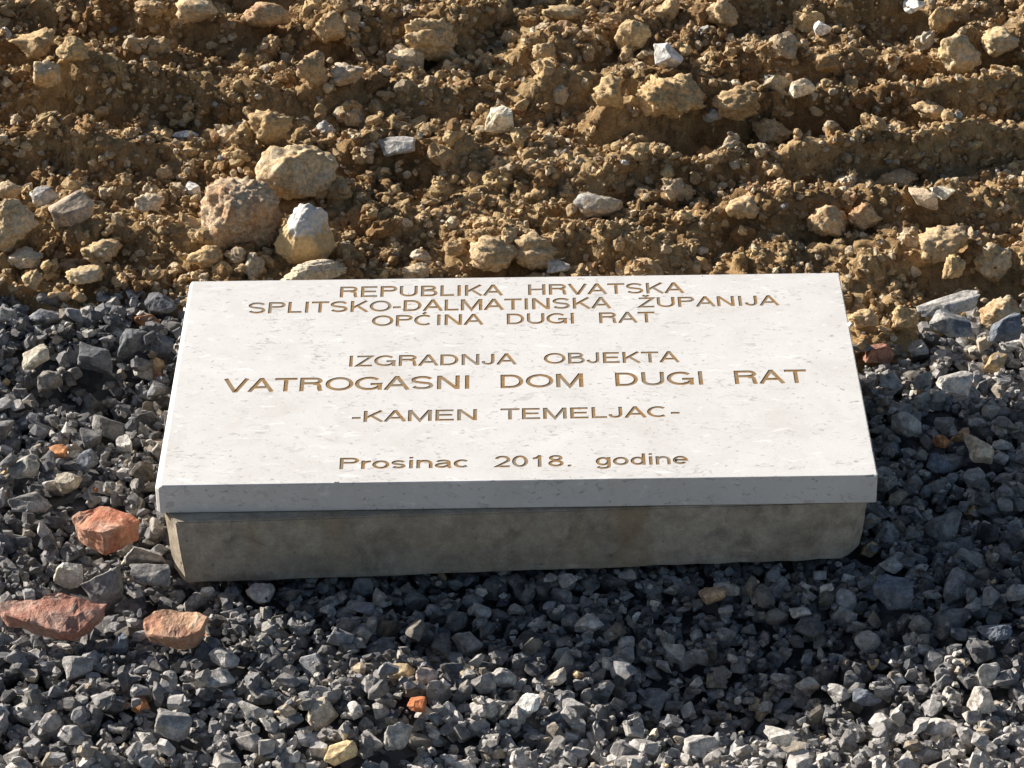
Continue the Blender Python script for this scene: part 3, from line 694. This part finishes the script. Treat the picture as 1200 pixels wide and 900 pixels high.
# bed under the gravel
t = NT('gravel_bed'); v = t.coords(); vo = t.new("ShaderNodeTexVoronoi"); vo.inputs['Scale'].default_value = 90; t.l.new(v, vo.inputs['Vector'])
hs = t.n.new('ShaderNodeSeparateColor'); t.l.new(vo.outputs['Color'], hs.inputs[0])
M_BED = t.done(t.ramp(hs.outputs[0], [(0, (.03, .03, .033)), (.6, (.07, .07, .07)), (1, (.16, .15, .14))]), t.bump(vo.outputs['Distance'], -1.0, .01), .9, .2)
st2 = 4; i2 = np.arange(0, NX, st2); j2 = np.arange(0, int((edge.max() + .04 - Y0) / CELL), st2)
Hb = (H0 - .012)[np.ix_(i2, j2)] - .002
Hb = Hb - np.clip(GY[np.ix_(i2, j2)] - (edge[i2] + .0), 0, .02) * 1.5
BXg, BYg = GX[np.ix_(i2, j2)], GY[np.ix_(i2, j2)]
idx = np.arange(Hb.size).reshape(Hb.shape)
quads = np.stack([idx[:-1, :-1], idx[1:, :-1], idx[1:, 1:], idx[:-1, 1:]], -1).reshape(-1, 4)
tag(mesh_obj('gravel_bed', np.stack([BXg, BYg, Hb], -1).reshape(-1, 3), quads, M_BED, smooth=True), kind='structure')

# the same ground going on all round the detailed patch, out to the horizon
def spread(lo, hi):
    core = np.arange(-4.0, 4.001, .025); out = 4.0 * 1.35 ** np.arange(1, 17)
    return np.concatenate([-out[::-1], core, out])
ux = spread(0, 0); uy = spread(0, 0) + .4; A, B = np.meshgrid(ux, uy, indexing='ij')
E = np.interp(A, [-400, -.95, .95, 400], [edge[0, 0], edge[0, 0], edge[-1, 0], edge[-1, 0]]) + .03 * vnoise(A, A * 0, .3, 88)
near = np.exp(-(np.maximum(np.abs(A), np.abs(B)) / 6) ** 2)
rise = np.clip(B - E, 0, 1.1) * .07
Z = np.where(B > E, rise + near * (.030 * vnoise(A * .35, B, .09, 78) + .012 * vnoise(A, B, .04, 79)) + .012, -.012 + near * (.008 * vnoise(A, B, .12, 80)))
inside = (A > X0 + .02) & (A < X1 - .02) & (B > Y0 + .02) & (B < Y1 - .02)
Z = np.where(inside, -.09, Z)
m_far_bed = M_BED
idx = np.arange(A.size).reshape(A.shape)
q = np.stack([idx[:-1, :-1], idx[1:, :-1], idx[1:, 1:], idx[:-1, 1:]], -1).reshape(-1, 4)
gnd = mesh_obj('ground', np.stack([A, B, Z], -1).reshape(-1, 3), q, M_BED, smooth=True)
gnd.data.materials.append(m_far_ := soil_material('far_earth', False))
gnd.data.polygons.foreach_set('material_index', ((B > E)[:-1, :-1]).astype(np.int32).ravel())
tag(gnd, kind='structure')
oitems, pitems = [], []
for _ in range(17000):
    x, y = rng.uniform(-1.9, 1.9), rng.uniform(-1.5, 2.3)
    if X0 + .02 < x < X1 - .02 and Y0 + .02 < y < Y1 - .02: continue
    e_ = float(np.interp(x, [X0, X1], [edge[0, 0], edge[-1, 0]])); a_ = rng.uniform(.006, .018)
    i_, j_ = int(np.searchsorted(ux, x)), int(np.searchsorted(uy, y)); z = Z[i_, j_]
    sh = (a_, a_ * rng.uniform(.6, .95), a_ * rng.uniform(.4, .8), rng.uniform(0, 6.28), rng.normal() * .4, rng.normal() * .4)
    if y < e_: oitems.append((x, y, z + a_ * .3, *sh, *gravel_colour(x, y)))
    else: pitems.append((x, y, z + a_ * .2, *sh, *(np.array(pick(SC, SP)) * rng.uniform(.8, 1.15))))
tag(build_many('scattered_gravel', 'g', oitems, M_GRAVEL, lambda it: np.full(len(it), 1), False), 'grey crushed stone lying further out round the bed', None, None, 'stuff')
tag(build_many('scattered_clods', 's', pitems, M_SOIL, lambda it: np.full(len(it), 1), False), 'small earth clods lying further out on the bare soil', None, None, 'stuff')

# ------------------------------------------------------------------ concrete block
t = NT('weathered_concrete'); v = t.coords()
n0 = t.noise(9, 4, .6, v, .4); n1 = t.noise(60, 5, .65, v); n2 = t.noise(500, 3, .7, v)
c = t.ramp(n0, [(.32, (.35, .295, .225)), (.5, (.39, .34, .27)), (.66, (.43, .385, .315))])
c = t.mix(1, c, t.ramp(t.noise(28, 5, .7, v, .8), [(.36, .74), (.46, .96), (.6, 1.04), (.68, 1.1)]), 'MULTIPLY')
c = t.mix(1, c, t.ramp(n1, [(.3, .72), (.7, 1.22)]), 'MULTIPLY'); c = t.mix(1, c, t.ramp(n2, [(.3, .85), (.7, 1.15)]), 'MULTIPLY')
sepc = t.n.new('ShaderNodeSeparateXYZ'); t.l.new(v, sepc.inputs[0])
rust = t.ramp(t.noise(1, 2, .5, t.coords((14, 14, 3))), [(.56, 0), (.7, .5)]); c = t.mix(rust, c, (.27, .18, .085))
pits = t.n.new('ShaderNodeTexVoronoi'); pits.inputs['Scale'].default_value = 44; t.l.new(v, pits.inputs['Vector'])
pm = t.ramp(pits.outputs['Distance'], [(.05, 0), (.12, 1)])
c = t.mix(1, c, t.ramp(pits.outputs['Distance'], [(.02, .6), (.06, 1)]), 'MULTIPLY'); b = t.bump(pm, .5, .002); b = t.bump(n1, .35, .003, b); b = t.bump(n2, .4, .0008, b)
M_CONC = t.done(c, b, .92, .2)
ZB = ZBOT - .0005
fl_b, fr_b = BL, at(992, 656.5, .005)
fl_t, fr_t = np.array([at(207, 606, ZB)[0] , BL[1] , ZB]), np.array([at(1008, 594, ZB)[0], fr_b[1], ZB])
def ring(fl, fr, z, cut=0.0):
    ch, cy = .0165, .024
    back = .37
    return [(fl[0], fl[1], z), (fr[0] - cut, fr[1], z), (fr[0] + ch * .75, fr[1] + ch, z), (fr[0] + ch * .75 , back, z), (fl[0] - ch * .85, back, z), (fl[0] - ch * .85, fl[1] + cy, z)]
zs = [(0.0, 'b'), (.011, 'm'), (ZB, 't')]
rings = []
for zz, k in zs:
    f = zz / ZB
    fl = fl_b * (1 - f) + fl_t * f; fr = fr_b * (1 - f) + fr_t * f
    rr = ring(fl, fr, zz, .006 if k == 'b' else 0)
    if k == 'b':
        rr[2] = (rr[2][0] - .012, rr[2][1], zz)
        rr = [(x, y, zz + (.002 if i in (0, 5, 4) else .006)) for i, (x, y, _) in enumerate(rr)]
    rings.append(rr)
bm = bmesh.new(); RV = [[bm.verts.new(p) for p in rr] for rr in rings]
bm.faces.new(RV[0]); bm.faces.new(RV[-1][::-1])
for A, B in zip(RV[:-1], RV[1:]):
    for i in range(6): bm.faces.new((A[i], A[(i + 1) % 6], B[(i + 1) % 6], B[i]))
bmesh.ops.recalc_face_normals(bm, faces=bm.faces)
bmesh.ops.bevel(bm, geom=[e for e in bm.edges], offset=.0013, segments=2, affect='EDGES')
bmesh.ops.triangulate(bm, faces=[f for f in bm.faces if len(f.verts) > 4])
for _ in range(5): bmesh.ops.subdivide_edges(bm, edges=[e for e in bm.edges if e.calc_length() > .012], cuts=1, use_grid_fill=True)
for v_ in bm.verts:
    q = np.array(v_.co[:])[None]
    if v_.co.z < ZB - .003: v_.co += v_.normal * float(wav(q, np.random.default_rng(5), 90, .0005)[0] + wav(q, np.random.default_rng(6), 260, .0003)[0])
me = bpy.data.meshes.new('concrete_block'); bm.to_mesh(me); bm.free(); me.materials.append(M_CONC)
blk = bpy.data.objects.new('concrete_block', me); C.objects.link(blk)
tag(blk, 'rough grey brown concrete block under the white slab, corners chamfered', 'concrete block')

# ------------------------------------------------------------------ white limestone slab with engraved, gilded lettering
t = NT('white_limestone'); v = t.coords()
big = t.noise(16, 6, .68, v, .6)
c = t.ramp(big, [(.3, (.63, .61, .58)), (.5, (.69, .675, .655)), (.7, (.735, .72, .70))])
fv = t.coords((75, 150, 120))
f1 = t.ramp(t.noise(1, 3, .6, fv, 1.2), [(.565, 0), (.65, 1)])
gate = t.ramp(t.noise(26, 3, .5, v), [(.42, 0), (.62, 1)])
fl1 = t.mix(1, f1, gate, 'MULTIPLY')
fbw = t.n.new('ShaderNodeRGBToBW'); t.l.new(fl1, fbw.inputs[0])
sc_ = t.n.new('ShaderNodeMath'); sc_.operation = 'MULTIPLY'; sc_.inputs[1].default_value = .75; t.l.new(fbw.outputs[0], sc_.inputs[0])
c = t.mix(sc_.outputs[0], c, (.44, .42, .41))
f2 = t.ramp(t.noise(1, 2, .5, t.coords((130, 210, 200)), .8), [(.655, 0), (.715, .75)])
c = t.mix(f2, c, (.36, .33, .31))
f3 = t.ramp(t.noise(1, 2, .5, t.coords((45, 110, 90)), .8), [(.64, 0), (.74, .6)])
c = t.mix(f3, c, (.88, .87, .85))
fine = t.noise(900, 2, .6, v)
c = t.mix(1, c, t.ramp(fine, [(.3, .95), (.7, 1.05)]), 'MULTIPLY')
M_LIME = t.done(c, t.bump(fine, .25, .0003, t.bump(f2, -.4, .0006)), .62, .3)
t = NT('gold_paint'); v = t.coords()
M_GOLD = t.done(t.mix(t.ramp(t.noise(45, 3, .6, v), [(.48, 0), (.62, .8)]), t.mix(t.ramp(t.noise(260, 3, .6, v), [(.4, 0), (.65, 1)]), (.27, .155, .055), (.35, .22, .095)), (.25, .22, .17)), t.bump(t.noise(900, 2, .6, v), .3, .0004), .6, .4)

TL, TR, FR, FL = at(222, 329.5, ZTOP), at(983, 319.5, ZTOP), at(1028.5, 557, ZTOP), at(181, 569.5, ZTOP)
ZC = ZTOP - .0042                                   # the left edges are broken off to a narrow chamfer
def slab_ring(z, cut, ch):
    return [(FL[0] + cut + ch, FL[1], z), (FR[0], FR[1], z), (TR[0], TR[1], z), (TL[0] + cut * .6, TL[1], z), (FL[0] + cut, FL[1] + ch + cut, z)]
bm = bmesh.new()
R3 = [[bm.verts.new(p) for p in slab_ring(z, c_, h_)] for z, c_, h_ in ((ZBOT, 0, .0042), (ZC, 0, .0042), (ZTOP, .0052, .0012))]
R3[1][1].co.z = R3[1][2].co.z = ZTOP - .001
bm.faces.new(R3[2]); bm.faces.new(R3[0][::-1])
for A, B in zip(R3[:-1], R3[1:]):
    for i in range(5): bm.faces.new((A[i], A[(i + 1) % 5], B[(i + 1) % 5], B[i]))
bmesh.ops.recalc_face_normals(bm, faces=bm.faces)
bmesh.ops.bevel(bm, geom=bm.edges[:], offset=.0009, segments=1, affect='EDGES')
me = bpy.data.meshes.new('inscribed_slab'); bm.to_mesh(me); bm.free(); me.materials.append(M_LIME)
slab = bpy.data.objects.new('inscribed_slab', me); C.objects.link(slab)
tag(slab, 'white limestone slab with gold engraved lettering, lying on a concrete block', 'memorial slab')

# words: text, left px, right px, baseline y at left, baseline y at right, cap height px
WORDS = [
 ('REPUBLIKA', 398, 590, 348.6, 346.2, 12.6, 0), ('HRVATSKA', 619, 802.5, 345.8, 343.4, 12.4, 0),
 ('SPLITSKO-DALMATINSKA', 290, 717, 367.6, 361.2, 13, 0), ('ŽUPANIJA', 746, 914, 360.6, 357.8, 11.8, 0),
 ('OPĆINA', 435.5, 567, 382.4, 380.4, 12.6, 0), ('DUGI', 594, 673, 380.2, 379.2, 12.6, 0), ('RAT', 702.5, 768, 378.8, 377.8, 12.6, 0),
 ('IZGRADNJA', 409, 606, 429.8, 427, 12.8, 0), ('OBJEKTA', 637.5, 797, 426.6, 424.4, 12.8, 0),
 ('VATROGASNI', 260.5, 550, 459.8, 455.6, 15.8, 1), ('DOM', 586.6, 684, 455, 453.4, 15.8, 1), ('DUGI', 721.5, 824.4, 452.6, 450.8, 15.8, 1), ('RAT', 861.6, 947, 450.2, 448.6, 15.8, 1),
 ('-KAMEN', 412, 559, 494.8, 492.4, 13, 0), ('TEMELJAC-', 586.6, 797, 491.8, 488.6, 13, 0),
 ('Prosinac', 397.6, 548.5, 550, 548, 13.4, 0), ('2018.', 577.6, 669.6, 547.8, 546.6, 13.6, 0), ('godine', 698.4, 807, 545.8, 543.8, 13.4, 0),
]
# --- letter shapes: centre lines of strokes in units of the capital height, joined into one outline each
SW = .162
def arc(cx, cy, rx, ry, a0, a1, n=9):
    return [(cx + rx * math.cos(R(a0 + (a1 - a0) * k / n)), cy + ry * math.sin(R(a0 + (a1 - a0) * k / n))) for k in range(n + 1)]
def glyph_strokes(ch):
    h = SW / 2; T = 1 - h; B = h; X = .73 - h       # top, bottom and x-height of centre lines
    M = .515
    def caron(x): return [[(x - .15, 1.22), (x, 1.10), (x + .15, 1.22)]]
    def acute(x): return [[(x - .06, 1.06), (x + .10, 1.23)]]
    def C(w=1.0, a=48): return arc(w / 2, .5, w / 2 - .11, .5 - h, a, 360 - a, 18)
    if ch == 'A': return .95, [[(.06, 0), (.45, T + .02), (.50, T + .02), (.89, 0)], [(.2, .33), (.75, .33)]]
    if ch == 'B': return .93, [[(.16, 0), (.16, 1)], [(.12, T), (.5, T)] + arc(.52, .765, .21, T - .765, 90, -90) + [(.12, .53)], [(.12, .525), (.55, .525)] + arc(.56, (.525 + B) / 2, .24, (.525 - B) / 2, 90, -90) + [(.12, B)]]
    if ch in 'CĆ': return 1.02, [C(1.02)] + (acute(.5) if ch == 'Ć' else [])
    if ch == 'D': return 1.0, [[(.16, 0), (.16, 1)], [(.12, T), (.45, T)] + arc(.46, .5, .40, .5 - h, 90, -90, 14) + [(.12, B)]]
    if ch == 'E': return .93, [[(.16, 0), (.16, 1)], [(.12, T), (.85, T)], [(.12, M), (.80, M)], [(.12, B), (.87, B)]]
    if ch == 'G': return 1.10, [arc(.54, .5, .44, .5 - h, 42, 325, 18) + [(.95, .45), (.60, .45)], [(.95, .50), (.95, .02)]]
    if ch == 'H': return 1.0, [[(.16, 0), (.16, 1)], [(.84, 0), (.84, 1)], [(.12, M), (.88, M)]]
    if ch == 'I': return .39, [[(.195, 0), (.195, 1)]]
    if ch == 'J': return .72, [[(.55, 1), (.55, .33)] + arc(.325, .33, .225, .33 - h, 0, -180, 10)]
    if ch == 'K': return .95, [[(.16, 0), (.16, 1)], [(.84, 1), (.18, .36)], [(.38, .58), (.88, 0)]]
    if ch == 'L': return .78, [[(.16, 0), (.16, 1)], [(.12, B), (.74, B)]]
    if ch == 'M': return 1.16, [[(.15, 0), (.15, 1)], [(1.01, 0), (1.01, 1)], [(.17, .99), (.58, .06), (.99, .99)]]
    if ch == 'N': return 1.0, [[(.16, 0), (.16, 1)], [(.84, 0), (.84, 1)], [(.18, .97), (.82, .03)]]
    if ch == 'O': return 1.10, [('c', arc(.55, .5, .44, .5 - h, 0, 360, 28)[:-1])]
    if ch == 'P': return .93, [[(.16, 0), (.16, 1)], [(.12, T), (.55, T)] + arc(.56, .735, .25, T - .735, 90, -90) + [(.12, .735 * 2 - T)]]
    if ch == 'R': return 1.0, [[(.16, 0), (.16, 1)], [(.12, T), (.58, T)] + arc(.60, .745, .24, T - .745, 90, -90) + [(.12, .745 * 2 - T)], [(.60, .53)] + arc(.62, .36, .19, .16, 90, 0, 5) + [(.82, .15), (.87, 0)]]
    if ch in 'Ss':
        Y = 1 if ch == 'S' else .73; w = .93 if ch == 'S' else .70; k = SW / 2
        q = (Y - 2 * k) / 4; cx = w / 2; rx = w / 2 - .13
        u = arc(cx, Y - k - q, rx, q, 20, 250, 10); l = arc(cx, k + q, rx, q, 70, -160, 10)
        return w, [u[:-1] + l[1:]]
    if ch == 'T': return .87, [[(.02, T), (.85, T)], [(.435, 0), (.435, T)]]
    if ch == 'U': return 1.0, [[(.15, 1), (.15, .38)] + arc(.5, .38, .35, .38 - h, 180, 360, 12) + [(.85, 1)]]
    if ch == 'V': return .93, [[(.07, 1), (.44, B - .03), (.49, B - .03), (.86, 1)]]
    if ch in 'ZŽ': return .87, [[(.08, T), (.76, T), (.10, B), (.80, B)]] + (caron(.43) if ch == 'Ž' else [])
    if ch == '-': return .46, [[(.04, .37), (.42, .37)]]
    if ch == '.': return .39, [[(.12, .08), (.27, .08)]]
    if ch == '2': return .78, [arc(.40, .66, .27, .34 - h, 165, -30, 9) + [(.15, B), (.72, B)]]
    if ch == '0': return .78, [('c', arc(.39, .5, .27, .5 - h, 0, 360, 22)[:-1])]
    if ch == '1': return .78, [[(.46, 0), (.46, 1)], [(.17, .72), (.32, .76), (.46, .93)]]
    if ch == '8': return .78, [('c', arc(.39, .75, .22, .25 - h, 0, 360, 18)[:-1]), ('c', arc(.39, .285, .26, .285 - h, 0, 360, 18)[:-1])]
    if ch == 'r': return .48, [[(.13, 0), (.13, .73)], arc(.43, .38, .30, X - .38, 175, 85, 6)]
    if ch == 'o': return .78, [('c', arc(.39, .365, .28, .365 - h, 0, 360, 22)[:-1])]
    if ch == 'i': return .34, [[(.17, 0), (.17, .73)], [(.17, .86), (.17, 1)]]
    if ch == 'n': return .78, [[(.13, 0), (.13, .73)], arc(.39, .40, .26, X - .40, 178, 0, 9) + [(.65, 0)]]
    if ch == 'c': return .72, [arc(.37, .365, .27, .365 - h, 42, 318, 14)]
    if ch == 'e': return .78, [[(.14, .375), (.655, .375)] + arc(.39, .365, .265, .365 - h, 8, 322, 16)]
    if ch == 'a': return .80, [arc(.38, .50, .24, X - .50, 165, 0, 9) + [(.62, .12), (.70, 0)], [(.62, .42), (.38, .40)] + arc(.32, .225, .20, .225 - h, 95, 300, 8) + [(.62, .22)]]
    if ch == 'd': return .80, [[(.65, 0), (.65, 1)], ('c', arc(.38, .365, .25, .365 - h, 0, 360, 20)[:-1])]
    if ch == 'g': return .80, [[(.65, .73), (.65, -.02)] + arc(.39, -.02, .26, .19, 0, -165, 9), ('c', arc(.38, .375, .25, .375 - h, 0, 360, 20)[:-1])]
    raise KeyError(ch)
def stroke_prism(bm, pts, closed, e):
    P = np.array(pts, float); keep = [0] + [i for i in range(1, len(P)) if np.hypot(*(P[i] - P[i - 1])) > .012]; P = P[keep]; n = len(P); L, Rr = [], []
    for i in range(n):
        a = P[i - 1] if (closed or i) else None; c = P[(i + 1) % n] if (closed or i < n - 1) else None
        d1 = (P[i] - a) if a is not None else (c - P[i]); d2 = (c - P[i]) if c is not None else d1
        d1 = d1 / np.hypot(*d1); d2 = d2 / np.hypot(*d2)
        t = d1 + d2; t = t / max(np.hypot(*t), 1e-6); m = np.array([-t[1], t[0]]); k = max(m @ np.array([-d1[1], d1[0]]), .45)
        L.append(P[i] + m * SW / 2 / k); Rr.append(P[i] - m * SW / 2 / k)
    z0, z1 = -1 - e, 1 + e
    V = [[bm.verts.new((*q, z)) for q in s] for s in (L, Rr) for z in (z0, z1)]   # L0 L1 R0 R1
    for i in range(n if closed else n - 1):
        j = (i + 1) % n
        for A, B in ((V[0], V[1]), (V[1], V[3]), (V[3], V[2]), (V[2], V[0])): bm.faces.new((A[i], A[j], B[j], B[i]))
    if not closed:
        bm.faces.new((V[0][0], V[1][0], V[3][0], V[2][0])); bm.faces.new((V[0][-1], V[2][-1], V[3][-1], V[1][-1]))
_gc = {}
def glyph_mesh(ch):
    """one closed prism per character, its strokes joined; z from -1 to 1"""
    if ch in _gc: return _gc[ch]
    adv, strokes = glyph_strokes(ch); obs = []
    for k, s in enumerate(strokes):
        closed = isinstance(s, tuple); bm = bmesh.new(); stroke_prism(bm, s[1] if closed else s, closed, .0)
        bmesh.ops.recalc_face_normals(bm, faces=bm.faces)
        me = bpy.data.meshes.new('s'); bm.to_mesh(me); bm.free(); o = bpy.data.objects.new('s', me); C.objects.link(o); obs.append(o)
    for o in obs[1:]:
        md = obs[0].modifiers.new('u', 'BOOLEAN'); md.operation = 'UNION'; md.solver = 'EXACT'; md.object = o; md.use_self = True
    dg = bpy.context.evaluated_depsgraph_get(); me = bpy.data.meshes.new_from_object(obs[0].evaluated_get(dg))
    bm = bmesh.new(); bm.from_mesh(me); bmesh.ops.remove_doubles(bm, verts=bm.verts, dist=1e-4)
    if any(not e.is_manifold for e in bm.edges): print('open glyph', ch)
    bmesh.ops.recalc_face_normals(bm, faces=bm.faces)
    bm.to_mesh(me); bm.free()
    for o in obs:
        d = o.data; bpy.data.objects.remove(o); bpy.data.meshes.remove(d)
    _gc[ch] = (adv, me, min(v.co.x for v in me.vertices), max(v.co.x for v in me.vertices)); return _gc[ch]
DEPTH, FLOOR = .0013, .0005
letters = []; cut = bmesh.new()
for body, pl, pr, yl, yr, cap, boldr in WORDS:
    A, B = at(pl, yl, ZTOP), at(pr, yr, ZTOP); Tp = at(pl, yl - cap, ZTOP); sy = Tp[1] - A[1]
    adv = [glyph_mesh(c)[0] for c in body]; starts = np.cumsum([0] + adv[:-1])
    x_lo = glyph_mesh(body[0])[2]; x_hi = starts[-1] + glyph_mesh(body[-1])[3]
    sx = (B[0] - A[0]) / (x_hi - x_lo); slope = (B[1] - A[1]) / (B[0] - A[0])
    for x0, ch in zip(starts, body):
        bm = bmesh.new(); bm.from_mesh(glyph_mesh(ch)[1])
        for v in bm.verts:
            X = (v.co.x + x0 - x_lo) * sx; up = v.co.z > 0
            v.co = (A[0] + X, A[1] + v.co.y * sy + slope * X, ZTOP + (.003 if up else -DEPTH))
        tm = bpy.data.meshes.new('x'); bm.to_mesh(tm); cut.from_mesh(tm); bpy.data.meshes.remove(tm)
        for v in bm.verts: v.co.z = ZTOP - FLOOR if v.co.z > ZTOP else ZTOP - DEPTH - .0003
        lm = bpy.data.meshes.new('letter'); bm.to_mesh(lm); bm.free(); lm.materials.append(M_GOLD)
        o = bpy.data.objects.new('letter' if ch.isalpha() else ('numeral' if ch.isdigit() else 'punctuation_mark'), lm); C.objects.link(o); o.parent = slab
        letters.append(o)
chip_r = np.random.default_rng(99)
for k in range(46):                                 # small nicks along the edges of the slab
    u = chip_r.random(); seg = k % 4
    A_, B_, zc_ = [(FL, FR, ZTOP), (FR, TR, ZTOP), (FL, FR, ZBOT), (TL, TR, ZTOP)][seg]
    p = A_ * (1 - u) + B_ * u; out = np.array([(0, -1, .8), (1, 0, .8), (0, -1, -.8), (0, 1, .8)][seg])
    rad = chip_r.uniform(.0014, .0032) * (1.5 if k % 9 == 0 else 1)
    V_, F_ = cutstone(7000 + k, 2); V_ = V_ * rad * np.array([1.6 if seg != 1 else 1, 1.6 if seg == 1 else 1, .9]) + np.array([p[0], p[1], zc_]) + out * rad * .52
    vs = [cut.verts.new(q) for q in V_]
    for f_ in F_: cut.faces.new([vs[i] for i in f_]).material_index = 1
cm = bpy.data.meshes.new('cutter'); cut.to_mesh(cm); cut.free()
cm.materials.append(M_GOLD); cm.materials.append(M_LIME); co = bpy.data.objects.new('cutter', cm); C.objects.link(co)
mod = slab.modifiers.new('engrave', 'BOOLEAN'); mod.operation = 'DIFFERENCE'; mod.solver = 'EXACT'; mod.use_self = True; mod.material_mode = 'TRANSFER'; mod.object = co
T0 = time.time()
dg = bpy.context.evaluated_depsgraph_get(); res = bpy.data.meshes.new_from_object(slab.evaluated_get(dg))
print('boolean', time.time() - T0, len(res.polygons), len(letters), 'letters')
slab.modifiers.clear(); bpy.data.objects.remove(co); bpy.data.meshes.remove(cm)
slab.data = res; res.name = 'inscribed_slab'
if not res.materials: res.materials.append(M_LIME)
